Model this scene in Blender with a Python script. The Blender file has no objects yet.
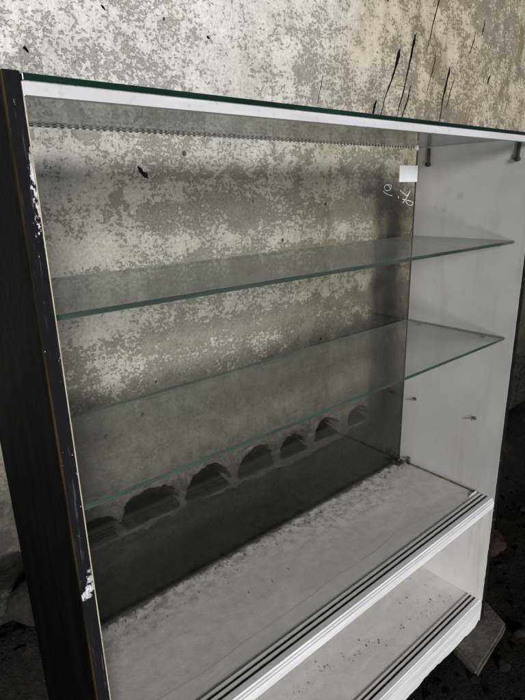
import bpy, bmesh, math, random
from mathutils import Vector, Matrix, noise
random.seed(7)
S = 1.2                       # metres per cabinet width; coordinates below are in cabinet widths
D, HT = .2817, .8444          # cabinet depth and height of the top above the deck
Z1, Z2, ZB, ZBOT = .6324, .4146, -.3137, -.376
YW = .48                      # face of the concrete wall
KW, KX, KZ = .765, -.15882, .74953   # the wall's pattern is laid out in units of KW about the point (KX, KZ)
def wu(x, z): return KX + (x - KX) * KW, KZ + (z - KZ) * KW        # pattern -> wall
def wi(x, z): return KX + (x - KX) / KW, KZ + (z - KZ) / KW        # wall -> pattern
ZG = -.405                    # ground level
C = bpy.context.scene.collection
sc = bpy.context.scene

# ------------------------------------------------------------------ node helpers
class NT:
    def __init__(s, name):
        s.m = bpy.data.materials.new(name); s.m.use_nodes = True
        s.t = s.m.node_tree; s.t.nodes.clear()
        s.out = s.n('ShaderNodeOutputMaterial')
        s._c = None
    def n(s, typ, ins=None, **kw):
        x = s.t.nodes.new(typ)
        for k, v in kw.items(): setattr(x, k, v)
        for k, v in (ins or {}).items(): s.put(x.inputs[k], v)
        return x
    def put(s, sock, v):
        if isinstance(v, bpy.types.NodeSocket): s.t.links.new(v, sock)
        elif isinstance(v, bpy.types.Node): s.t.links.new(v.outputs[0], sock)
        else:
            if sock.type == 'RGBA' and not isinstance(v, (int, float)) and len(v) == 3: v = (*v, 1)
            sock.default_value = v
    def co(s):
        if s._c is None: s._c = s.n('ShaderNodeTexCoord').outputs['Object']
        return s._c
    def map(s, scale=(1,1,1), rot=(0,0,0), loc=(0,0,0), v=None):
        return s.n('ShaderNodeMapping', {'Vector': v or s.co(), 'Scale': scale, 'Rotation': rot, 'Location': loc}).outputs[0]
    def noise(s, scale, detail=4, rough=.55, v=None, dist=0):
        return s.n('ShaderNodeTexNoise', {'Vector': v or s.co(), 'Scale': scale, 'Detail': detail, 'Roughness': rough, 'Distortion': dist}).outputs['Fac']
    def math(s, op, a, b=0, c=0, clamp=False):
        x = s.n('ShaderNodeMath', operation=op, use_clamp=clamp)
        s.put(x.inputs[0], a); s.put(x.inputs[1], b); s.put(x.inputs[2], c)
        return x.outputs[0]
    def rng(s, v, a, b, lo=0, hi=1, smooth=True):
        x = s.n('ShaderNodeMapRange', {'Value': v, 'From Min': a, 'From Max': b, 'To Min': lo, 'To Max': hi})
        x.interpolation_type = 'SMOOTHSTEP' if smooth else 'LINEAR'
        return x.outputs[0]
    def mix(s, f, a, b, mode='MIX'):
        x = s.n('ShaderNodeMix', data_type='RGBA', blend_type=mode)
        s.put(x.inputs[0], f); s.put(x.inputs[6], a); s.put(x.inputs[7], b)
        return x.outputs[2]
    def xyz(s, v=None):
        x = s.n('ShaderNodeSeparateXYZ', {0: v or s.co()}); return x.outputs
    def bump(s, h, strength=.3, dist=.002):
        return s.n('ShaderNodeBump', {'Height': h, 'Strength': strength, 'Distance': dist}).outputs[0]
    def pbr(s, col, rough=.6, metal=0, normal=None, spec=.5, **extra):
        b = s.n('ShaderNodeBsdfPrincipled', {'Base Color': col, 'Roughness': rough, 'Metallic': metal, 'Specular IOR Level': spec})
        if normal is not None: s.put(b.inputs['Normal'], normal)
        for k, v in extra.items(): s.put(b.inputs[k], v)
        return b
    def done(s, sh):
        s.t.links.new(sh.outputs[0] if isinstance(sh, bpy.types.Node) else sh, s.out.inputs['Surface'])
        return s.m

def dot_mask(k, pts, soft=.004):
    """1 near any of the points (x,y,z,r) in metres, with a noise-eaten outline"""
    v = None
    wob = k.math('MULTIPLY', k.math('SUBTRACT', k.noise(130, 5, .7), .5), .026)
    for x, y, z, r in pts:
        d = k.n('ShaderNodeVectorMath', {0: k.co(), 1: (x, y, z)}, operation='DISTANCE').outputs['Value']
        d = k.math('ADD', d, wob)
        m = k.rng(d, r, r - soft)
        v = m if v is None else k.math('MAXIMUM', v, m)
    return v

# ------------------------------------------------------------------ materials
def mat_wall():
    k = NT('flaking_concrete')
    k._c = k.n('ShaderNodeMapping', {'Vector': k.co(), 'Scale': (1 / KW, 1, 1 / KW), 'Location': (KX * S * (1 - 1 / KW), 0, KZ * S * (1 - 1 / KW))}).outputs[0]
    x, y, z = k.xyz()
    warp = k.noise(3.2, 4)
    # flakes of whitewash
    a = k.noise(84, 8, .72, dist=.3); b = k.noise(15, 5, .65); c = k.noise(2.1, 3, .55)
    str_ = k.noise(38, 5, .7, v=k.map((1, 1, 2.6), rot=(0, .22, 0)))
    f = k.math('ADD', k.math('MULTIPLY', a, .60), k.math('MULTIPLY', b, .26))
    f = k.math('ADD', f, k.math('MULTIPLY', c, .30))
    f = k.math('ADD', f, k.math('MULTIPLY', str_, .30))     # mean ~ .65
    # more paint high and left, less low and to the right
    hz = k.math('ADD', k.rng(z, .02, .42, -.20, 0), k.rng(z, .4, 1.3, -.02, .012, False))
    hx = k.rng(x, .2, 2.4, .012, -.012, False)
    f = k.math('SUBTRACT', k.math('ADD', f, k.math('ADD', hz, hx)), .069)
    # bands where the form boards left the whitewash thin or thick
    zb = k.math('ADD', z, k.math('MULTIPLY', k.math('SUBTRACT', warp, .5), .07))
    band = None
    for zc, w, amt in ((.66, .040, -.045), (.735, .030, .04), (.595, .022, .045), (.42, .045, -.06), (.50, .03, .035), (.83, .06, -.04), (.93, .03, .02)):
        d = k.math('ABSOLUTE', k.math('SUBTRACT', zb, zc))
        t = k.rng(d, w, w * .45, 0, amt)
        band = t if band is None else k.math('ADD', band, t)
    f = k.math('ADD', f, band)
    big = k.rng(k.noise(5.5, 5, .58, dist=.8), .60, .635)
    f = k.math('SUBTRACT', f, k.math('MULTIPLY', big, .09))
    paint = k.rng(f, .602, .642)
    thin = k.rng(f, .52, .61)
    # bare concrete
    cn = k.noise(16, 6, .65); cn2 = k.noise(120, 3, .6)
    conc = k.mix(k.rng(k.math('ADD', k.math('MULTIPLY', cn, .6), k.math('MULTIPLY', cn2, .4)), .38, .62), (.27, .26, .24), (.43, .415, .39))
    conc = k.mix(k.rng(c, .42, .62), conc, k.mix(.5, conc, (.25, .215, .16)))
    conc = k.mix(k.math('MULTIPLY', thin, .75), conc, (.45, .43, .39))
    warm = k.rng(k.math('ADD', x, k.math('MULTIPLY', k.math('SUBTRACT', k.noise(4, 5, .65), .5), 1.3)), .85, 2.1)
    white = k.mix(k.rng(k.math('ADD', k.math('MULTIPLY', k.noise(110, 4, .65), .6), k.math('MULTIPLY', b, .4)), .36, .62), (.48, .47, .45), (.69, .675, .65))
    white = k.mix(k.math('MULTIPLY', warm, .80), white, k.mix(k.rng(b, .4, .6), (.40, .335, .235), (.53, .46, .345)))
    conc = k.mix(k.math('MULTIPLY', warm, .62), conc, k.mix(k.rng(b, .4, .6), (.17, .13, .075), (.28, .225, .145)))
    col = k.mix(paint, conc, white)
    # darker towards the foot and the far right; brown streaks of grime
    streak = k.noise(5, 5, .6, v=k.map((2.2, 1, .35), rot=(0, -.25, 0)))
    brown = k.math('MULTIPLY', k.rng(streak, .50, .70), k.rng(x, 1.2, 2.4))
    col = k.mix(k.math('MULTIPLY', brown, .5), col, (.17, .125, .07))
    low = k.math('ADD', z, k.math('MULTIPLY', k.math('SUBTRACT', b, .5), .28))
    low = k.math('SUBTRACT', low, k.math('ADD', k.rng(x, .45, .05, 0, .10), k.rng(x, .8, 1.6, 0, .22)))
    low_dark = k.rng(low, .40, -.02)
    col = k.mix(k.math('MULTIPLY', low_dark, .78), col, k.mix(k.rng(k.math('ADD', k.math('MULTIPLY', k.noise(22, 6, .72), .7), k.math('MULTIPLY', cn2, .3)), .38, .62), (.022, .021, .018), (.115, .110, .094)))
    right_dark = k.math('MULTIPLY', k.rng(k.math('ADD', x, k.math('MULTIPLY', z, -.62)), 1.9, 2.35), k.rng(z, 1.25, .85))
    right_dark = k.math('MULTIPLY', right_dark, k.rng(cn, .25, .6, .75, 1))
    col = k.mix(k.math('MULTIPLY', right_dark, .85), col, (.035, .030, .025))
    # pale horizontal scrapes and darker rubbed streaks on the lower part
    scr = k.noise(16, 6, .72, v=k.map((.35, 1, 2.4), rot=(0, .05, 0)))
    lowm = k.rng(z, .45, .20)
    col = k.mix(k.math('MULTIPLY', k.math('MULTIPLY', k.rng(scr, .58, .70), lowm), .65), col, (.27, .26, .23))
    col = k.mix(k.math('MULTIPLY', k.math('MULTIPLY', k.rng(scr, .42, .32), lowm), .6), col, (.045, .042, .036))
    col = k.mix(k.math('MULTIPLY', k.math('MULTIPLY', k.rng(k.noise(150, 4, .7), .60, .66), lowm), .7), col, (.025, .023, .02))
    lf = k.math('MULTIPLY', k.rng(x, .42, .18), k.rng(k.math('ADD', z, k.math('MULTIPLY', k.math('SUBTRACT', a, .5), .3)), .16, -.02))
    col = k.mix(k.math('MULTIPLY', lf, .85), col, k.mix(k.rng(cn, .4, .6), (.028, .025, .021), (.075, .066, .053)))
    # dark foot of the wall
    ed = k.math('ADD', z, k.math('MULTIPLY', k.math('SUBTRACT', k.noise(5, 5, .6), .5), .20))
    foot_dark = k.rng(ed, -.255, -.275)
    foot_fade = k.rng(ed, -.10, -.19, 0, .62)
    col = k.mix(k.math('MAXIMUM', foot_dark, foot_fade), col, k.mix(k.rng(k.math('ADD', k.math('MULTIPLY', cn, .4), k.math('MULTIPLY', k.noise(45, 6, .75), .6)), .40, .62), (.004, .004, .004), (.026, .0255, .024)))
    col = k.mix(k.math('MULTIPLY', k.math('MULTIPLY', k.rng(k.noise(85, 5, .75), .58, .68), k.rng(z, -.15, -.25)), .75), col, (.10, .098, .09))
    patch = dot_mask(k, [(.52*S, YW*S, -.352*S, .026), (.545*S, YW*S, -.347*S, .024), (.575*S, YW*S, -.343*S, .014)], .006)
    col = k.mix(k.math('MULTIPLY', patch, .8), col, (.20, .195, .175))
    # pits
    v = k.n('ShaderNodeTexVoronoi', {'Vector': k.map((1, 1, .8), rot=(0, .3, 0)), 'Scale': 17, 'Randomness': 1})
    pit = k.math('MULTIPLY', k.rng(v.outputs['Distance'], .13, .09), k.rng(k.noise(6, 2), .60, .64))
    col = k.mix(k.math('MULTIPLY', pit, .85), col, (.035, .032, .028))
    h = k.math('ADD', k.math('MULTIPLY', paint, .22), k.math('MULTIPLY', cn2, .45))
    h = k.math('ADD', h, k.math('MULTIPLY', cn, .8)); h = k.math('SUBTRACT', h, k.math('MULTIPLY', pit, 2))
    return k.done(k.pbr(col, .9, normal=k.bump(h, .9, .006), spec=.2))

def mat_glass(name, tint, dust, dustcol, smear=(1, 1, 1), base=.5, lowz=None):
    """clear pane: tinted see-through plus mirror at grazing angles plus a film of dust"""
    k = NT(name)
    fac = k.n('ShaderNodeLayerWeight', {'Blend': .5}).outputs['Facing']
    fr = k.math('MULTIPLY_ADD', k.math('POWER', fac, 5), .90, .035)
    tr = k.n('ShaderNodeBsdfTransparent', {'Color': tint})
    gl = k.n('ShaderNodeBsdfGlossy', {'Color': (.95, .97, .96), 'Roughness': .03})
    mx = k.n('ShaderNodeMixShader', {0: fr, 1: tr, 2: gl})
    d1 = k.noise(7, 6, .62, v=k.map(smear)); d2 = k.noise(140, 3, .6)
    du = k.math('MULTIPLY', k.rng(k.math('ADD', d1, k.math('MULTIPLY', d2, .25)), .40, .85, base, 1.5), dust)
    if lowz:
        z = k.xyz()[2]
        du = k.math('ADD', du, k.math('MULTIPLY', k.rng(z, lowz[1], lowz[0]), lowz[2]))
    du = k.math('DIVIDE', du, k.math('MAXIMUM', k.math('SUBTRACT', 1, fac), .14))
    du = k.math('MINIMUM', du, .7)
    df = k.n('ShaderNodeBsdfDiffuse', {'Color': dustcol})
    return k.done(k.n('ShaderNodeMixShader', {0: du, 1: mx, 2: df}))

def mat_glass_edge(name, col, rough=.18):
    k = NT(name)
    n_ = k.noise(30, 4, .6, v=k.map((.25, 1, 3)))
    c = k.mix(k.rng(n_, .35, .7), col, tuple(q * 1.7 for q in col))
    return k.done(k.pbr(c, rough, spec=.5))

def mat_white_panel():
    k = NT('worn_white_laminate'); x, y, z = k.xyz()
    a = k.noise(3.5, 5, .6); b = k.noise(45, 5, .65); c = k.noise(9, 4, .6, v=k.map((1, 1, .25)))
    upper_shade = k.mix(k.rng(a, .35, .7), (.30, .30, .305), (.36, .36, .364))  # greyer above the deck: shade of the upper compartments put into the colour
    col = k.mix(k.rng(z, -.012, -.004), k.mix(k.rng(a, .35, .7), (.50, .495, .485), (.58, .575, .565)), upper_shade)
    col = k.mix(k.math('MULTIPLY', k.rng(c, .55, .72), .25), col, (.36, .33, .28))
    spots = k.rng(b, .70, .76)
    col = k.mix(k.math('MULTIPLY', spots, .35), col, (.22, .19, .16))
    mark = dot_mask(k, [(1*S, .162*S, .732*S, .014), (1*S, .20*S, .70*S, .012), (1*S, .225*S, .705*S, .010)], .012)
    col = k.mix(k.math('MULTIPLY', mark, .45), col, (.20, .185, .17))
    scr = k.rng(k.noise(11, 5, .75, v=k.map((1, 6, .5), rot=(.5, 0, 0))), .66, .72)
    col = k.mix(k.math('MULTIPLY', scr, .22), col, (.20, .19, .18))
    dr = k.math('MULTIPLY', k.rng(k.noise(7, 5, .65, v=k.map((1, 4, .35))), .52, .72), .30)
    col = k.mix(dr, col, (.23, .215, .19))
    grime = k.math('MULTIPLY', k.rng(y, (D - .05) * S, D * S), .45)
    col = k.mix(grime, col, (.22, .20, .17))
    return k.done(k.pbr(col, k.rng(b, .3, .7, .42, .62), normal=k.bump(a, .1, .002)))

def mat_deck(name, dirt=1.0, yb=D, light=(.43, .425, .41)):
    k = NT(name); x, y, z = k.xyz()
    a = k.noise(4, 6, .62, v=k.map((.6, 1.6, 1))); b = k.noise(38, 6, .68); c = k.noise(190, 3, .6)
    col = k.mix(k.rng(a, .35, .68), light, tuple(q * 1.22 for q in light))
    back = k.rng(k.math('ADD', y, k.math('MULTIPLY', k.math('SUBTRACT', a, .5), .22)), (yb - .12) * S, (yb + .01) * S)
    film = k.math('MULTIPLY', k.rng(b, .38, .68), k.math('MULTIPLY_ADD', back, .85, .24))
    col = k.mix(k.math('MULTIPLY', film, dirt), col, (.20, .18, .15))
    sw = k.noise(8, 6, .7, v=k.map((.5, 1.3, 1), rot=(0, 0, .5)), dist=1.6)
    col = k.mix(k.math('MULTIPLY', k.math('MULTIPLY', k.rng(sw, .53, .66), k.math('MULTIPLY_ADD', back, .45, .12)), dirt), col, (.15, .135, .11))
    col = k.mix(k.math('MULTIPLY', k.rng(sw, .45, .36), .22), col, tuple(q * 1.5 for q in light))
    sp = k.math('MULTIPLY', k.rng(c, .64, .72), k.math('MULTIPLY_ADD', back, .8, .12))
    col = k.mix(k.math('MULTIPLY', sp, dirt), col, (.07, .062, .05))
    edge = k.rng(k.math('ADD', y, k.math('MULTIPLY', k.math('SUBTRACT', b, .5), .03)), (yb - .014) * S, (yb - .002) * S)
    col = k.mix(k.math('MULTIPLY', edge, .9), col, (.045, .04, .034))
    h = k.math('ADD', a, k.math('MULTIPLY', k.math('ADD', k.math('ADD', b, c), sw), .3))
    return k.done(k.pbr(col, .55, normal=k.bump(h, .35, .003)))

def mat_black_board():
    k = NT('black_laminate'); x, y, z = k.xyz()
    a = k.noise(6, 5, .6, v=k.map((4, 4, .6))); b = k.noise(70, 5, .65, v=k.map((2, 2, .7)))
    col = k.mix(k.rng(a, .4, .7), (.0028, .0028, .003), (.005, .005, .0055))
    col = k.mix(k.rng(x, -.0150*S, -.0147*S), col, (.008, .0082, .0092))
    sc_ = k.rng(k.noise(16, 5, .7, v=k.map((9, 9, .5))), .56, .66)
    col = k.mix(k.math('MULTIPLY', k.math('MULTIPLY', sc_, k.rng(y, .004, .001)), .55), col, (.085, .088, .10))
    chips = dot_mask(k, [(-.005*S, 0, .3275*S, .0085), (-.010*S, 0, .3225*S, .008), (-.0035*S, 0, .340*S, .006), (-.0045*S, 0, .350*S, .0035), (-.013*S, 0, .321*S, .005)], .0022)
    rg = k.math('MULTIPLY', k.rng(z, .688*S, .72*S), k.rng(z, .797*S, .78*S)); rg = k.math('MULTIPLY', rg, k.rng(x, -.0095*S, -.003*S))
    rg = k.math('MULTIPLY', rg, k.rng(y, .004, .001))
    chips = k.math('MAXIMUM', chips, k.rng(k.math('ADD', k.noise(100, 6, .75, v=k.map((1.5, 1.5, .7))), k.math('MULTIPLY', rg, .17)), .655, .68))
    chips = k.math('MULTIPLY', chips, k.rng(y, .004, .001))
    col = k.mix(chips, col, k.mix(k.rng(b, .45, .6), (.30, .30, .32), (.62, .62, .66)))
    # bare chipboard showing along the outer arris and the inner edge
    w1 = k.math('MULTIPLY', k.rng(x, -.0150*S, -.0156*S), k.rng(a, .40, .58, .25, 1))
    w1 = k.math('MULTIPLY', w1, k.rng(y, .012, .002))
    col = k.mix(k.math('MULTIPLY', w1, .5), col, (.12, .088, .05))
    return k.done(k.pbr(col, k.rng(b, .3, .7, .7, .85), normal=k.bump(b, .1, .001), spec=.03))

def mat_simple(name, c1, c2, rough, scale=30, metal=0, spec=.5, bump=.2, bd=.002, aniso=(1, 1, 1)):
    k = NT(name)
    a = k.noise(scale, 6, .62, v=k.map(aniso)); b = k.noise(scale * 5, 4, .6)
    col = k.mix(k.rng(k.math('ADD', k.math('MULTIPLY', a, .75), k.math('MULTIPLY', b, .25)), .36, .64), c1, c2)
    return k.done(k.pbr(col, rough, metal, k.bump(k.math('ADD', a, b), bump, bd), spec))

def mat_black_edge():
    k = NT('chipped_black_edge')
    a = k.noise(120, 5, .7); b = k.noise(12, 4)
    chip = k.math('MULTIPLY', k.rng(a, .63, .67), k.rng(b, .5, .62))
    col = k.mix(chip, (.006, .006, .0065), (.50, .49, .46))
    return k.done(k.pbr(col, .5, normal=k.bump(a, .3, .002), spec=.3))

def mat_rail():
    k = NT('white_rail'); a = k.noise(14, 5, .6, v=k.map((.3, 2, 2))); b = k.noise(90, 4, .6)
    col = k.mix(k.rng(a, .35, .65), (.44, .445, .47), (.52, .525, .55))
    col = k.mix(k.math('MULTIPLY', k.rng(b, .56, .70), .35), col, (.28, .27, .26))
    return k.done(k.pbr(col, .45))

def mat_track():
    k = NT('dirty_white_track'); x, y, z = k.xyz()
    a = k.noise(20, 5, .62, v=k.map((.2, 3, 3))); b = k.noise(110, 4, .62)
    col = k.mix(k.rng(a, .35, .65), (.54, .54, .56), (.66, .66, .685))
    gr = k.math('MULTIPLY', k.rng(b, .60, .72), .3)
    col = k.mix(gr, col, (.22, .21, .20))
    return k.done(k.pbr(col, .42))

def mat_ground():
    k = NT('black_slag_earth')
    a = k.noise(5, 6, .6); b = k.noise(40, 6, .68); c = k.noise(150, 3, .6)
    col = k.mix(k.rng(b, .4, .7), (.0014, .0014, .0014), (.006, .0057, .005))
    col = k.mix(k.math('MULTIPLY', k.rng(a, .52, .7), .6), col, (.026, .018, .012))
    col = k.mix(k.math('MULTIPLY', k.rng(c, .67, .73), .35), col, (.09, .105, .10))
    return k.done(k.pbr(col, .85, normal=k.bump(k.math('ADD', b, c), .9, .012), spec=.2))

M = dict(
    wall=mat_wall(),
    back=mat_glass('dusty_back_pane', (.90, .903, .885), .013, (.14, .135, .12), (1, 1, .5), .5),
    shelf=mat_glass('dusty_shelf_pane', (.91, .925, .91), .031, (.36, .36, .33), (1, 1, 1), .6),
    top=mat_glass('top_pane', (.91, .925, .91), .018, (.36, .37, .34)),
    shelf_edge=mat_glass_edge('green_glass_edge', (.026, .042, .034)),
    top_edge=mat_glass_edge('dark_green_glass_edge', (.0045, .016, .0115)),
    back_edge=mat_glass_edge('back_glass_edge', (.010, .014, .012)),
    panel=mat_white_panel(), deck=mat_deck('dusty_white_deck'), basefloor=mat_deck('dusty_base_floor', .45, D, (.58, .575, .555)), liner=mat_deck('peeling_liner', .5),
    black=mat_black_board(), edge=mat_black_edge(), rail=mat_rail(), track=mat_track(), ground=mat_ground(),
    groove=mat_simple('groove_dirt', (.12, .117, .11), (.28, .275, .26), .8, 60),
    metal=mat_simple('dull_steel', (.10, .095, .09), (.24, .23, .22), .42, 60, .8),
    darkmetal=mat_simple('dark_clip_metal', (.025, .023, .022), (.07, .065, .06), .5, 50, .5),
    chain=mat_simple('nickel_beads', (.66, .65, .62), (.80, .79, .76), .35, 50, .1),
    chainwire=mat_simple('dark_wire', (.03, .028, .026), (.06, .055, .05), .5, 50, .3),
    tag=mat_simple('white_tag_plastic', (.78, .80, .85), (.84, .86, .90), .4, 25),
    ink=mat_simple('white_marker', (.52, .52, .50), (.75, .75, .73), .8, 300),
    trim=mat_simple('cream_edge_trim', (.24, .215, .16), (.46, .42, .34), .6, 25, aniso=(1, 1, .4)),
    hollow=mat_simple('shaded_hollow', (.006, .006, .006), (.022, .021, .019), .9, 40, 0, .2, .6, .004),  # near-black: the shade inside the recesses is put into the colour
    block=mat_simple('weathered_block', (.055, .050, .043), (.095, .088, .075), .9, 30, 0, .2, .6, .006),
    stone=mat_simple('sooty_stone', (.005, .005, .0045), (.017, .016, .014), .95, 22, 0, .2, .7, .01),
    palestone=mat_simple('dusty_pale_stone', (.08, .078, .070), (.15, .145, .13), .92, 20, 0, .2, .6, .006),
    brick=mat_simple('charred_brick', (.010, .0055, .004), (.028, .0125, .008), .92, 22, 0, .2, .7, .006),
    crack=mat_simple('black_crack', (.003, .003, .003), (.010, .009, .008), .98, 50, 0, .05),
    rubble=mat_simple('coal_rubble', (.0014, .0014, .0014), (.007, .0066, .006), .95, 9, 0, .1, .6, .006),
    crumb=mat_simple('dark_crumbs', (.03, .025, .02), (.13, .11, .085), .9, 60),
    inner=mat_simple('cabinet_underside', (.30, .28, .25), (.42, .40, .37), .7, 12),
)

# ------------------------------------------------------------------ mesh helpers (input in cabinet widths)
def bm_new(): return bmesh.new()
def add_box(bm, a, b, bevel=0, mi=0):
    r = bmesh.ops.create_cube(bm, size=1)
    c = [(a[i] + b[i]) / 2 for i in range(3)]; d = [abs(b[i] - a[i]) for i in range(3)]
    for v in r['verts']: v.co = Vector([c[i] + v.co[i] * d[i] for i in range(3)])
    fs = set(f for v in r['verts'] for f in v.link_faces)
    for f in fs: f.material_index = mi
    if bevel:
        es = list(set(e for v in r['verts'] for e in v.link_edges))
        bmesh.ops.bevel(bm, geom=es, offset=bevel, segments=2, affect='EDGES', profile=.6)
    return fs
def add_cyl(bm, p, q, r1, r2=None, n=14, mi=0):
    p, q = Vector(p), Vector(q); d = q - p
    m = Matrix.Translation((p + q) / 2) @ d.to_track_quat('Z', 'Y').to_matrix().to_4x4()
    r = bmesh.ops.create_cone(bm, cap_ends=True, segments=n, radius1=r1, radius2=r1 if r2 is None else r2, depth=d.length, matrix=m)
    for v in r['verts']:
        for f in v.link_faces: f.material_index = mi; f.smooth = len(f.verts) == 4
def add_ball(bm, c, r, sc_=(1, 1, 1), sub=2, mat=None):
    m = Matrix.Translation(Vector(c)) @ (mat or Matrix.Identity(4)) @ Matrix.Diagonal((*sc_, 1))
    rr = bmesh.ops.create_icosphere(bm, subdivisions=sub, radius=r, matrix=m)
    for v in rr['verts']:
        for f in v.link_faces: f.smooth = True
    return rr['verts']
def add_tube(bm, pts, r, n=6):
    """tube through points; r a number or a list of radii"""
    pts = [Vector(p) for p in pts]; rings = []
    for i, p in enumerate(pts):
        t = (pts[min(i + 1, len(pts) - 1)] - pts[max(i - 1, 0)]).normalized()
        u = t.cross(Vector((0, 1, 0)))
        if u.length < .05: u = t.cross(Vector((0, 0, 1)))
        u.normalize(); w = t.cross(u); ri = r[i] if isinstance(r, (list, tuple)) else r
        rings.append([bm.verts.new(p + (u * math.cos(6.2832 * j / n) + w * math.sin(6.2832 * j / n)) * ri) for j in range(n)])
    for a, b in zip(rings, rings[1:]):
        for j in range(n):
            f = bm.faces.new((a[j], a[(j + 1) % n], b[(j + 1) % n], b[j])); f.smooth = True
    bm.faces.new(rings[0][::-1]); bm.faces.new(rings[-1])
def add_extrusion(bm, prof, x0, x1, mis=None):
    """closed profile [(y,z)] swept along X"""
    A = [bm.verts.new((x0, y, z)) for y, z in prof]; B = [bm.verts.new((x1, y, z)) for y, z in prof]
    n = len(prof)
    for i in range(n):
        f = bm.faces.new((A[i], A[(i + 1) % n], B[(i + 1) % n], B[i]))
        if mis: f.material_index = mis[i]
    bm.faces.new(A[::-1]); bm.faces.new(B)
def obj(name, bm, mats, parent=None, normals=True):
    if normals: bmesh.ops.recalc_face_normals(bm, faces=bm.faces)
    bmesh.ops.scale(bm, vec=(S, S, S), verts=bm.verts)
    me = bpy.data.meshes.new(name); bm.to_mesh(me); bm.free()
    for m in (mats if isinstance(mats, (list, tuple)) else [mats]): me.materials.append(m)
    o = bpy.data.objects.new(name, me); C.objects.link(o)
    if parent:
        o.parent = parent
        o.matrix_parent_inverse = Matrix.Translation(-parent.location)
    return o
def thing(name, label, cat, loc=(0, 0, 0)):
    o = bpy.data.objects.new(name, None); C.objects.link(o)
    o.location = Vector(loc) * S; o.empty_display_size = .1
    o['label'] = label; o['category'] = cat
    return o
def tag(o, label, cat, group=None, kind=None):
    o['label'] = label; o['category'] = cat
    if group: o['group'] = group
    if kind: o['kind'] = kind
    return o
def pane(name, a, b, thin, mats, parent, bevel=.0007):
    """glass slab; faces across the thin axis are clear, the rim takes the edge material"""
    bm = bm_new(); add_box(bm, a, b, bevel)
    for f in bm.faces:
        f.material_index = 0 if abs(f.normal[thin]) > .9 else 1
    bm.normal_update()
    for f in bm.faces: f.material_index = 0 if abs(f.normal[thin]) > .9 else 1
    return obj(name, bm, mats, parent)
def smooth(t): t = max(0, min(1, t)); return t * t * (3 - 2 * t)
def fbm(p, o=4): return noise.fractal(Vector(p), 1.0, 2.0, o)

# ------------------------------------------------------------------ the cabinet
cab = thing('display_cabinet', 'empty black and white glass display cabinet with two glass shelves before the flaking wall', 'display cabinet', (.5, .14, ZBOT))

bm = bm_new(); add_box(bm, (-.0156, 0, ZBOT), (-.0012, D + .002, .8525), .0012)
left = obj('side_panel', bm, M['black'], cab); left['label'] = 'scuffed black side board with white chips on its front edge'
bm = bm_new()
pts = []
add_box(bm, (-.0012, .0003, ZBOT + .001), (0, D + .001, .834), .0003)
obj('edge_trim', bm, M['trim'], left)

bm = bm_new()
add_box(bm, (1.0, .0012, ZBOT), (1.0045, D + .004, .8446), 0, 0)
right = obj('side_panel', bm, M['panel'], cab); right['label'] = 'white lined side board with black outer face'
bm = bm_new(); 
add_box(bm, (1.0046, .0002, ZBOT - .002), (1.0195, D + .0044, .8446), .001)
obj('outer_board', bm, M['edge'], right)
# ragged lipping along the front edge of the right board
bm = bm_new()
N = 160; va = []; 
for i in range(N + 1):
    z = ZBOT + .002 + (.8425 - ZBOT) * i / N
    w = .0007 + .0012 * max(0, fbm((3.1, 7.7, z * 26), 4)) + (.0012 if -.37 < z < -.15 and fbm((1.3, 2.2, z * 60), 3) > .25 else 0)
    va.append((z, w))
for s, y in ((0, .0002), (1, -.0010)):
    pass
fr = [bm.verts.new((1.0046, -.0010, z)) for z, w in va]; fl = [bm.verts.new((1.0046 - .001 - w * 1.2, -.0010, z)) for z, w in va]
bk = [bm.verts.new((1.0046, .0010, z)) for z, w in va]; bl = [bm.verts.new((1.0046 - .001 - w * 1.2, .0010, z)) for z, w in va]
for i in range(N):
    bm.faces.new((fl[i], fr[i], fr[i + 1], fl[i + 1])); bm.faces.new((bl[i], fl[i], fl[i + 1], bl[i + 1]))
    bm.faces.new((bk[i], bl[i], bl[i + 1], bk[i + 1])); bm.faces.new((fr[i], bk[i], bk[i + 1], fr[i + 1]))
obj('edge_lipping', bm, M['edge'], right)

pane('top_pane', (-.0005, -.002, .8448), (1.0195, D + .0046, .8509), 2, [M['top'], M['top_edge']], cab)
# white rail under the front edge of the top
bm = bm_new(); add_extrusion(bm, [(-.0005, .8445), (-.0005, .8338), (.004, .8338), (.004, .8395), (.011, .8395), (.011, .8345), (.0135, .8345), (.0135, .8445)], .0005, .9998)
obj('top_rail', bm, M['rail'], cab)
bm = bm_new(); add_box(bm, (-.0012, -.0012, .8325), (.0004, .003, .8442), .0005)
obj('rail_end_cap', bm, M['rail'], cab)

bp = pane('back_pane', (.0005, D, .0012), (.9995, D + .0045, HT + .0002), 1, [M['back'], M['back_edge']], cab)
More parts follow.
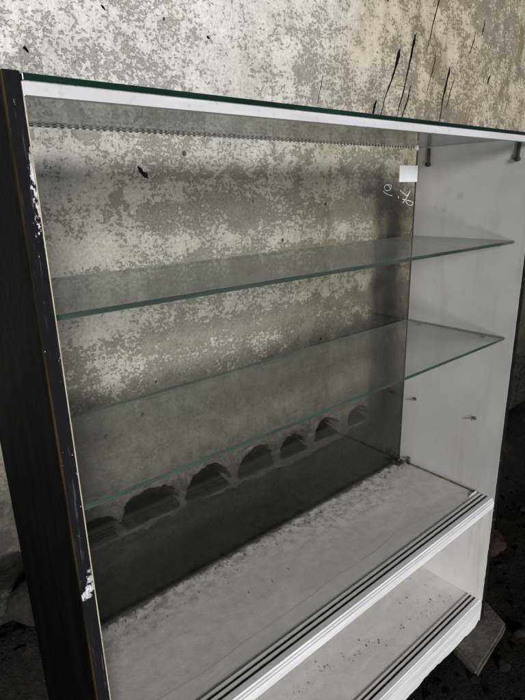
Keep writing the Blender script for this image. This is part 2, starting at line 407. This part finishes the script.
# marker scribbles on the back pane
bm = bm_new()
def cat(pts, sub=5):
    P = [Vector(p) for p in pts]; P = [P[0]] + P + [P[-1]]; out = []
    for i in range(1, len(P) - 2):
        for t in range(sub):
            t /= sub; a, b, c, d = P[i - 1:i + 3]
            out.append(.5 * ((2 * b) + (c - a) * t + (2 * a - 5 * b + 4 * c - d) * t * t + (3 * b - a - 3 * c + d) * t ** 3))
    out.append(P[-2]); return out
YS = D - .0004
for pl, r in (([(.933, .748), (.949, .740), (.964, .735), (.974, .746), (.965, .733), (.954, .724), (.946, .718)], .0011),
              ([(.945, .727), (.963, .724), (.981, .721), (.990, .717), (.985, .712), (.971, .713), (.958, .722)], .0011),
              ([(.927, .735), (.929, .729)], .0012),
              ([(.885, .761), (.896, .760), (.898, .754), (.889, .748), (.876, .749), (.872, .756), (.880, .761), (.892, .756), (.895, .750)], .0007),
              ([(.868, .747), (.877, .742), (.890, .738), (.905, .736)], .0006)):
    q = cat([(x, 0, z) for x, z in pl])
    bm = bm_new()
    add_tube(bm, [(v.x, YS, v.z) for v in q], [r * (.65 + .5 * abs(noise.noise(v * 90))) for v in q], 6)
    for v in bm.verts: v.co.y = YS + (v.co.y - YS) * .35
    obj('marker_scribble', bm, M['ink'], bp)
# white square tag on the pane
bm = bm_new(); add_box(bm, (.926, D - .0040, .7665), (.9975, D - .0003, .8045), .0012)
tg = obj('white_tag', bm, M['tag'], bp)
bm = bm_new()
for z in (.774, .783, .792): add_box(bm, (.9977, D - .0034, z), (.9996, D - .0006, z + .003))
obj('tag_hook', bm, M['darkmetal'], tg)

# shelves
for z, y0 in ((Z1, .0246), (Z2, .0204)):
    pane('glass_shelf', (.0008, y0, z - .0015), (.9985, D - .0015, z + .0050), 2, [M['shelf'], M['shelf_edge']], cab, .0009)
# pegs
pg = None
def peg(x, y, z, s):
    bm = bm_new()
    add_cyl(bm, (x, y, z), (x - s * .0035, y, z), .0046, .0042, 16)
    add_cyl(bm, (x - s * .0035, y, z), (x - s * .0130, y, z), .0024, .0024, 12)
    add_ball(bm, (x - s * .0130, y, z), .0027, sub=2)
    return obj('shelf_peg', bm, M['metal'], cab)
for z in (Z1 - .0045, Z2 - .0045, .200):
    for y in (.072, .245): peg(.9999, y, z, 1)
    for y in (.072, .245): peg(.0001, y, z, -1)
# dark clips that hold the top
for y in (.250, .037):
    bm = bm_new()
    add_box(bm, (.9925, y - .0028, .806), (.9998, y + .0028, .8425), .0008)
    add_cyl(bm, (.9900, y, .8055), (.9998, y, .8055), .0052, n=16)
    add_cyl(bm, (.9885, y, .8055), (.9900, y, .8055), .0026, n=12)
    obj('glass_clip', bm, M['darkmetal'], cab)
# corner clip of the back pane
bm = bm_new()
add_box(bm, (.962, D - .022, .0006), (.990, D - .0005, .0035), .0006)
add_box(bm, (.962, D - .022, .0035), (.9655, D - .0005, .011), .0006)
add_cyl(bm, (.9945, D - .034, .0005), (.9945, D - .034, .022), .0028, n=12)
add_cyl(bm, (.9945, D - .034, .018), (.9860, D - .034, .019), .0024, n=10)
add_ball(bm, (.978, D - .010, .010), .0045, (1, 1, 1.2), 2)
obj('corner_clip', bm, M['darkmetal'], cab)

# deck and base floor
bm = bm_new(); add_box(bm, (.0003, .0395, -.0165), (.9997, D + .0045, 0), .0006)
dk = obj('deck', bm, M['deck'], cab)
# paper liner on the front of the deck, its front edge torn in a wave
bm = bm_new(); NX = 220
edge = [(.0, .092), (.105, .085), (.18, .077), (.29, .080), (.40, .0785), (.49, .083), (.60, .0775), (.715, .086), (.82, .073), (.888, .056), (.95, .050), (1.0, .047)]
def ey(x):
    for (xa, ya), (xb, yb) in zip(edge, edge[1:]):
        if x <= xb: return ya + (yb - ya) * smooth((x - xa) / (xb - xa))
    return edge[-1][1]
cols = []
for i in range(NX + 1):
    x = .0008 + .998 * i / NX; y0 = ey(x) + .0022 * fbm((x * 22, .3, 1.7), 3)
    lift = .00004 + .0004 * max(0, fbm((x * 9, 4.1, 0), 3)) + (.006 * smooth((x - .955) / .03) if x > .955 else 0)
    zs = (.00016 + lift, .0002 + lift * .5, .0002, .0002, .0002); ys = (y0, y0 - .004, y0 - .008, y0 - (y0 - .0405) * .7, .0405) if y0 > .06 else (y0, y0 - (y0 - .0405) * .2, y0 - (y0 - .0405) * .4, y0 - (y0 - .0405) * .8, .0405)
    col = [bm.verts.new((x, y, z)) for y, z in zip(ys, zs)]
    col.append(bm.verts.new((x, .0405, .0001))); col.append(bm.verts.new((x, y0 - (y0 - .0405) * .35, .0001))); col.append(bm.verts.new((x, y0 - .0002, zs[0] - .00012)))
    cols.append(col)
for a, b in zip(cols, cols[1:]):
    for j in range(8):
        f = bm.faces.new((a[j], a[(j + 1) % 8], b[(j + 1) % 8], b[j]))
bm.faces.new(cols[0]); bm.faces.new(cols[-1][::-1])
obj('paper_liner', bm, M['liner'], dk)
# bead of sealant along the right side of the deck
bm = bm_new()
add_tube(bm, [(.9972 + .0012 * fbm((i * .4, 0, 0), 2), .05 + (D - .056) * i / 24, .0016) for i in range(25)], [.0024 + .0008 * noise.noise(Vector((i * .7, 2, 0))) for i in range(25)], 7)
obj('sealant_bead', bm, M['crumb'], dk)

bm = bm_new(); add_box(bm, (.0003, .0395, ZB - .0165), (.9997, D + .004, ZB), .0006)
obj('base_floor', bm, M['basefloor'], cab)
bm = bm_new(); add_box(bm, (.0003, D - .004, ZB + .0006), (.9997, D + .004, -.0172), .0005)
obj('base_back', bm, M['inner'], cab)
# front tracks: two grooves between three ribs, white face in front
def track(z, drop, ragged=False):
    r, g = .0030, -.0050
    ys = [.0395, .0355, .0275, .0235, .0155, .0095]
    prof = [(.0394, z - .016), (.0394, z + r), (.0347, z + r), (.0347, z + g), (.0287, z + g), (.0287, z + r), (.0236, z + r), (.0236, z + g), (.0172, z + g), (.0172, z + r * 1.1), (.0062, z + r * 1.1),
            (.0050, z + .0005), (.0020, z - .0005), (.0020, z - .0032), (-.0004, z - .0036), (-.0004, z - drop), (.0060, z - drop), (.0060, z - .016)]
    mi = [0] * len(prof)
    for j in (3, 7, 2, 6): mi[j] = 1
    bm = bm_new()
    n = 140 if ragged else 1
    if not ragged: add_extrusion(bm, prof, .0004, .9996, mi)
    else:
        cols = []
        for i in range(n + 1):
            x = .0004 + .9992 * i / n; t = .010 * max(-.3, fbm((x * 9, 5.5, 0), 4)) + .004 * noise.noise(Vector((x * 70, 1, 0)))
            if x > .97: t += .016 * smooth((x - .97) / .03)
            cols.append([bm.verts.new((x, y, zz + (t if abs(zz - (z - drop)) < 1e-6 else 0))) for y, zz in prof])
        k = len(prof)
        for a, b in zip(cols, cols[1:]):
            for j in range(k):
                f = bm.faces.new((a[j], a[(j + 1) % k], b[(j + 1) % k], b[j])); f.material_index = mi[j]
        bm.faces.new(cols[0][::-1]); bm.faces.new(cols[-1])
    return obj('sliding_track', bm, [M['track'], M['groove']], cab)
track(0, .0215)
track(ZB, .064, True)

# crumbs of plaster and dirt lying on the deck and the base floor
def crumbs(name, label, n, f, zf):
    bm = bm_new()
    for _ in range(int(n * 1.6)):
        x, y = f()
        r = .00035 + .0013 * random.random() ** 6
        vs = add_ball(bm, (x, y, zf + r * .5), r, (1 + random.random(), 1, .6), 1, Matrix.Rotation(random.random() * 6.28, 4, 'Z'))
        for v in vs: v.co += Vector((random.uniform(-1, 1), random.uniform(-1, 1), random.uniform(-.3, .3))) * r * .3
    o = obj(name, bm, M['crumb']); tag(o, label, 'dirt', kind='stuff'); return o
crumbs('plaster_crumbs', 'dark crumbs of dirt scattered along the back of the white deck', 620,
       lambda: (random.uniform(.01, .99), D - .004 - abs(random.gauss(0, .045 if random.random() < .6 else .012)) % .19), .0010)
def bf():
    x = random.uniform(.05, .98); y = .115 + .03 * math.sin(x * 5) + random.gauss(0, .008 if random.random() < .5 else .03)
    return x, min(max(y, .05), D - .02)
crumbs('dirt_crumbs', 'line of dirt crumbs lying on the lower base floor', 260, bf, ZB + .0002)

# bead chain along the back edge of the top
ch = thing('bead_chain', 'thin metal bead chain stretched along the top of the back pane', 'chain', (.5, D, HT))
bm = bm_new(); x = .004; yc, zc = D - .0026, HT - .0012
i = 0
while x < .985:
    sag = -.0006 * math.sin(math.pi * x) + .0005 * noise.noise(Vector((x * 40, 0, 0)))
    add_ball(bm, (x, yc, zc + sag), .0013, (2.3, 1, 1), 2); x += .0104; i += 1
obj('bead', bm, M['chain'], ch)
bm = bm_new(); add_tube(bm, [(.002 + .99 * q / 60, yc, zc - .0006 * math.sin(math.pi * (.002 + .99 * q / 60))) for q in range(61)], .0006, 6)
obj('wire', bm, M['chainwire'], ch)
bm = bm_new(); add_ball(bm, (.990, yc, zc), .0052, (1, .9, 1.1), 2); add_box(bm, (.983, yc - .003, zc - .0022), (.990, yc + .003, zc + .0022), .0006)
obj('clasp', bm, M['chain'], ch)

# ------------------------------------------------------------------ concrete wall
ARCH = [(-.16, -.125, .105, .062), (.035, -.118, .105, .060), (.255, -.128, .098, .048), (.452, -.098, .104, .066), (.660, -.102, .096, .062), (.862, -.108, .094, .056), (1.050, -.108, .082, .052), (1.225, -.104, .074, .046), (1.42, -.112, .07, .04)]
def wall_y(x, z):
    x, z = wi(x, z)
    d = .012 * fbm((x * 1.3, 0, z * 1.6), 3) + .006 * fbm((x * 6, 3, z * 7), 4) + .0022 * fbm((x * 26, 9, z * 30), 3)
    for zb, amp in ((.775, .010), (.50, .011), (.93, .006)):        # shallow hollows left by the form boards
        t = (z - zb + .03 * noise.noise(Vector((x * 1.1, zb, 0)))) / .045
        d += amp * math.exp(-t * t * t * t)
    for xc, za, w, h in ARCH:                                       # row of broken hollows near the foot
        wob = .15 * noise.noise(Vector((x * 14, xc * 3, z * 14))) + .10 * noise.noise(Vector((x * 45, xc * 3, z * 45))) + .12 * max(0, (xc - x) / w)
        h = h * 1.35; base = za - h
        if z > base - .02:
            r = (abs((x - xc) / w) ** 2.5 + (max(0, z - base) / h) ** 2.5) ** .4 + wob
            d += .10 * (1 - smooth((r - .90) / .07)) * smooth((z - base + .02) / .03)
    # the plaster ends in a ragged line; the dark footing below stands back a little
    e = -.235 + .035 * fbm((x * 4, 1, 0), 4)
    d += .030 * smooth((e - z) / .02)
    return YW + d * KW
def axis(lo, hi, a, b, fine, coarse):
    out = []; v = lo
    while v < hi - 1e-6:
        out.append(v); v += fine if a <= v < b else coarse
    out.append(hi); return out
wx = axis(-1.6, -.1, 9, 9, 1, .1)[:-1] + axis(-.1, 1.2, -.1, 1.2, .0052, 1)[:-1] + axis(1.2, 4.0, 1.2, 2.35, .0095, .1)
wz = axis(-.55, .0, -.20, .0, .0095, .1)[:-1] + axis(.0, .165, .0, .165, .0042, 1)[:-1] + axis(.165, 2.2, .165, 1.33, .0085, .1)
bm = bm_new(); G = [[bm.verts.new((x, wall_y(x, z), z)) for z in wz] for x in wx]
for i in range(len(wx) - 1):
    for j in range(len(wz) - 1):
        f = bm.faces.new((G[i][j], G[i + 1][j], G[i + 1][j + 1], G[i][j + 1])); f.smooth = True
for f in bm.faces:  # faces inside the hollows take the colour that stands in for shade
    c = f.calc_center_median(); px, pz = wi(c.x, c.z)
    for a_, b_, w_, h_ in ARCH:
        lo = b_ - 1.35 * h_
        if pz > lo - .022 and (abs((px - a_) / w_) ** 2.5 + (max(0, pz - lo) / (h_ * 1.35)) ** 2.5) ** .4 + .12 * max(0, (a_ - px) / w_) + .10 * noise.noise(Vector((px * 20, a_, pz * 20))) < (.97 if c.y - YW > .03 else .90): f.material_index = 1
rim = [G[i][0] for i in range(len(wx))] + [G[-1][j] for j in range(1, len(wz))] + [G[i][-1] for i in range(len(wx) - 2, -1, -1)] + [G[0][j] for j in range(len(wz) - 2, 0, -1)]
bk = [bm.verts.new((v.co.x, YW + .25, v.co.z)) for v in rim]
for i in range(len(rim)):
    j = (i + 1) % len(rim); bm.faces.new((rim[j], rim[i], bk[i], bk[j]))
bm.faces.new(bk)
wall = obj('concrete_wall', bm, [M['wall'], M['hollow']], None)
tag(wall, 'old concrete wall with flaking whitewash, black cracks and a row of hollows', 'wall')
# cracks: thin tapering slivers let into the face
CR = [([(1.585, 1.235), (1.578, 1.215), (1.549, 1.147), (1.493, 1.02), (1.47, .965)], (.003, .0095, .0038, .0017, .0008)),
      ([(1.680, 1.296), (1.674, 1.270), (1.643, 1.18), (1.593, 1.051), (1.565, .98)], (.003, .0075, .0034, .0022, .0008)),
      ([(1.860, 1.56), (1.824, 1.432), (1.773, 1.298), (1.755, 1.25)], (.002, .0032, .0018, .0006)),
      ([(1.918, 1.215), (1.908, 1.19), (1.888, 1.129), (1.862, 1.016), (1.85, .97)], (.002, .0060, .0038, .0020, .0006)),
      ([(1.655, 1.125), (1.640, 1.085), (1.615, 1.018), (1.60, .96)], (.001, .0034, .0022, .0006)),
      ([(1.462, 1.056), (1.455, 1.04), (1.442, 1.013), (1.436, 1.0)], (.002, .0065, .0030, .001)),
      ([(1.183, 1.107), (1.172, 1.06), (1.161, 1.02)], (.0008, .0014, .0008)),
      ([(1.819, 1.263), (1.80, 1.20), (1.762, 1.111)], (.0008, .0022, .0008)),
      ([(1.950, 1.18), (1.93, 1.13), (1.905, 1.06)], (.001, .0026, .0008)),
      ([(2.256, 1.228), (2.24, 1.206), (2.224, 1.180)], (.001, .0050, .001)),
      ([(2.09, 1.36), (2.07, 1.32), (2.05, 1.27)], (.0008, .0032, .0008)),
      ([(2.16, 1.42), (2.15, 1.38), (2.14, 1.36)], (.001, .003, .001)),
      ([(.504, .822), (.512, .815), (.520, .806), (.530, .801), (.540, .793)], (.0015, .0055, .0042, .0060, .0015)),
      ([(.446, 1.171), (.451, 1.167), (.456, 1.162)], (.0012, .0028, .0010)), ([(.217, 1.133), (.222, 1.128)], (.0025, .0016)),
      ([(.742, 1.152), (.746, 1.146)], (.0035, .003)), ([(.26, 1.06), (.268, 1.05)], (.004, .002)),
      ([(1.66, .56), (1.62, .47), (1.575, .37)], (.001, .0034, .001)),
      ([(1.73, .60), (1.70, .52), (1.66, .44)], (.001, .003, .001))]
for pl, rr in CR:
    pl = [wu(*q) for q in pl]; rr = [q * KW for q in rr]
    bm = bm_new(); Q = []; R = []
    for k in range(len(pl) - 1):
        for t in range(6):
            t /= 6; x = pl[k][0] + (pl[k + 1][0] - pl[k][0]) * t; z = pl[k][1] + (pl[k + 1][1] - pl[k][1]) * t
            Q.append((x + .0025 * noise.noise(Vector((x * 50, z * 60, 3))), z)); R.append((rr[k] + (rr[k + 1] - rr[k]) * t) * (1 + .5 * noise.noise(Vector((x * 80, z * 90, 8)))))
    Q.append(pl[-1]); R.append(rr[-1])
    add_tube(bm, [(x, 0, z) for x, z in Q], R, 8)
    for v in bm.verts:
        v.co.y = wall_y(v.co.x, v.co.z) - .0012 + v.co.y * .25
    obj('crack', bm, M['crack'], wall)

# ------------------------------------------------------------------ ground, rubble and loose pieces
def ground_z(x, y):
    h = ZG + (.13 + .20 * smooth((.20 - x) / .15)) * smooth((y - .22) / .24) + .014 * fbm((x * 2.2, y * 2.2, 0), 4) + .006 * fbm((x * 11, y * 11, 4), 4)
    return h
gx = axis(-6, 8, -.6, 2.8, .02, .35); gy = axis(-6, YW + .12, -.5, .6, .02, .35)
bm = bm_new(); G = [[bm.verts.new((x, y, ground_z(x, y))) for y in gy] for x in gx]
for i in range(len(gx) - 1):
    for j in range(len(gy) - 1):
        f = bm.faces.new((G[i][j], G[i + 1][j], G[i + 1][j + 1], G[i][j + 1])); f.smooth = True
g = obj('ground', bm, M['ground']); g['kind'] = 'structure'
bm = bm_new()
def rock_mesh(bm, c, r, sq, seed, sub=2):
    m = Matrix.Rotation(random.random() * 6.28, 4, 'Z') @ Matrix.Rotation(random.uniform(-.4, .4), 4, 'X')
    vs = add_ball(bm, c, r, sq, sub, m)
    cc = Vector(c)
    for v in vs:
        d = v.co - cc; v.co = cc + d * (1 + .32 * noise.noise(d / r * 1.1 + Vector((seed, seed * .7, 0))) + .10 * noise.noise(d / r * 3 + Vector((seed, 5, 0))))
    for v in vs:
        for f in v.link_faces: f.smooth = False
for i in range(3200):
    x, y = random.uniform(-.35, 2.6), random.uniform(-.45, .49)
    r = .0025 + .013 * random.random() ** 5
    if .0 < x < 1.02 and 0 < y < D: continue
    rock_mesh(bm, (x, y, ground_z(x, y) + r * .25), r, (1, random.uniform(.6, 1), random.uniform(.4, .8)), i * 1.37, 1)
o = obj('coal_rubble', bm, M['rubble']); tag(o, 'black coal like rubble and grit covering the dark ground', 'rubble', kind='stuff')

def loose(name, c, r, sq, seed, m, label, cat):
    bm = bm_new(); rock_mesh(bm, c, r, sq, seed, 3)
    return tag(obj(name, bm, m), label, cat)
loose('stone', (.025, .425, .01), .062, (1.0, .5, .85), 3.3, M['stone'], 'large dark grey stone against the wall left of the cabinet', 'stone')
loose('stone', (.045, .40, -.075), .034, (1, .8, .6), 8.1, M['stone'], 'smaller sooty stone in front of the large dark stone', 'stone')
loose('brick_fragment', (1.345, .16, ZG + .018), .055, (1.3, .9, .5), 5.9, M['brick'], 'reddish brown broken brick lying right of the cabinet', 'brick')
loose('stone', (1.07, -.085, ZG + .008), .020, (1.1, .8, .6), 21.0, M['stone'], 'small grey stone on the ground below the block', 'stone')
loose('stone', (.935, -.10, ZG + .006), .017, (1.1, .9, .6), 31.0, M['stone'], 'smallest grey stone beside the lower end of the block', 'stone')
# the block under the right front corner
bm = bm_new()
top = [(.853, -.074), (1.052, -.052), (1.092, .034), (.90, .055)]; zt = ZBOT - .0035
T = [bm.verts.new((x, y, zt - .0008 * i)) for i, (x, y) in enumerate(top)]
cx, cy = .97, -.01
B = [bm.verts.new((cx + (x - cx) * .97, cy + (y - cy) * .95 + .004, zt - .062)) for x, y in top]
bm.faces.new(T); bm.faces.new(B[::-1])
for i in range(4): bm.faces.new((T[i], B[i], B[(i + 1) % 4], T[(i + 1) % 4]))
bmesh.ops.bevel(bm, geom=bm.edges[:], offset=.006, segments=3, affect='EDGES')
bmesh.ops.subdivide_edges(bm, edges=[e for e in bm.edges if e.calc_length() > .03], cuts=9, use_grid_fill=True)
for v in bm.verts:
    v.co += Vector((fbm(v.co * 30, 3), fbm(v.co * 30 + Vector((9, 0, 0)), 3), -abs(fbm(v.co * 24 + Vector((0, 9, 0)), 3)))) * .0016
o = obj('masonry_block', bm, M['block']); tag(o, 'grey brown masonry block propping the right front corner of the cabinet', 'block')

# ------------------------------------------------------------------ light
def area(name, direction, dist, size, watts, col, tgt=(.55, .2, .35)):
    L = bpy.data.lights.new(name, 'AREA'); L.shape = 'DISK'; L.size = size; L.energy = watts; L.color = col
    o = bpy.data.objects.new(name, L); C.objects.link(o)
    t = Vector(tgt) * S; d = Vector(direction).normalized(); o.location = t + d * dist
    o.rotation_euler = (-d).to_track_quat('-Z', 'Y').to_euler()
    return o
area('opening_light', (-.42, -1, .29), 8.0, 1.8, 690, (1, .99, .97))
area('yard_bounce_light', (-.8, -1, -.20), 4.2, .5, 62, (1, .98, .95), (.9, .15, .42))
w = bpy.data.worlds.new('World'); sc.world = w; w.use_nodes = True
bg = w.node_tree.nodes['Background']; bg.inputs[0].default_value = (.86, .93, 1, 1); bg.inputs[1].default_value = .03

# ------------------------------------------------------------------ camera
r = Vector((.76297585, -.64599861, -.02352984)); u = Vector((.20521358, .2075355, .95646035)); fw = Vector((.61298878, .73458479, -.29091227))
cam = bpy.data.cameras.new('camera'); co = bpy.data.objects.new('camera', cam); C.objects.link(co)
cam.sensor_fit = 'VERTICAL'; cam.sensor_height = 24; cam.lens = 24 * 516.39257 / 700
cam.clip_start = .01; cam.clip_end = 100
m = Matrix((( r.x, u.x, -fw.x, 0), (r.y, u.y, -fw.y, 0), (r.z, u.z, -fw.z, 0), (0, 0, 0, 1)))
co.matrix_world = Matrix.Translation(Vector((-.15882424, -.49668327, .74952641)) * S) @ m
sc.camera = co
sc.view_settings.view_transform = 'Standard'; sc.view_settings.look = 'None'; sc.view_settings.exposure = 0; sc.view_settings.gamma = 1
sc.cycles.transparent_max_bounces = 32; sc.cycles.max_bounces = 10; sc.cycles.use_denoising = True
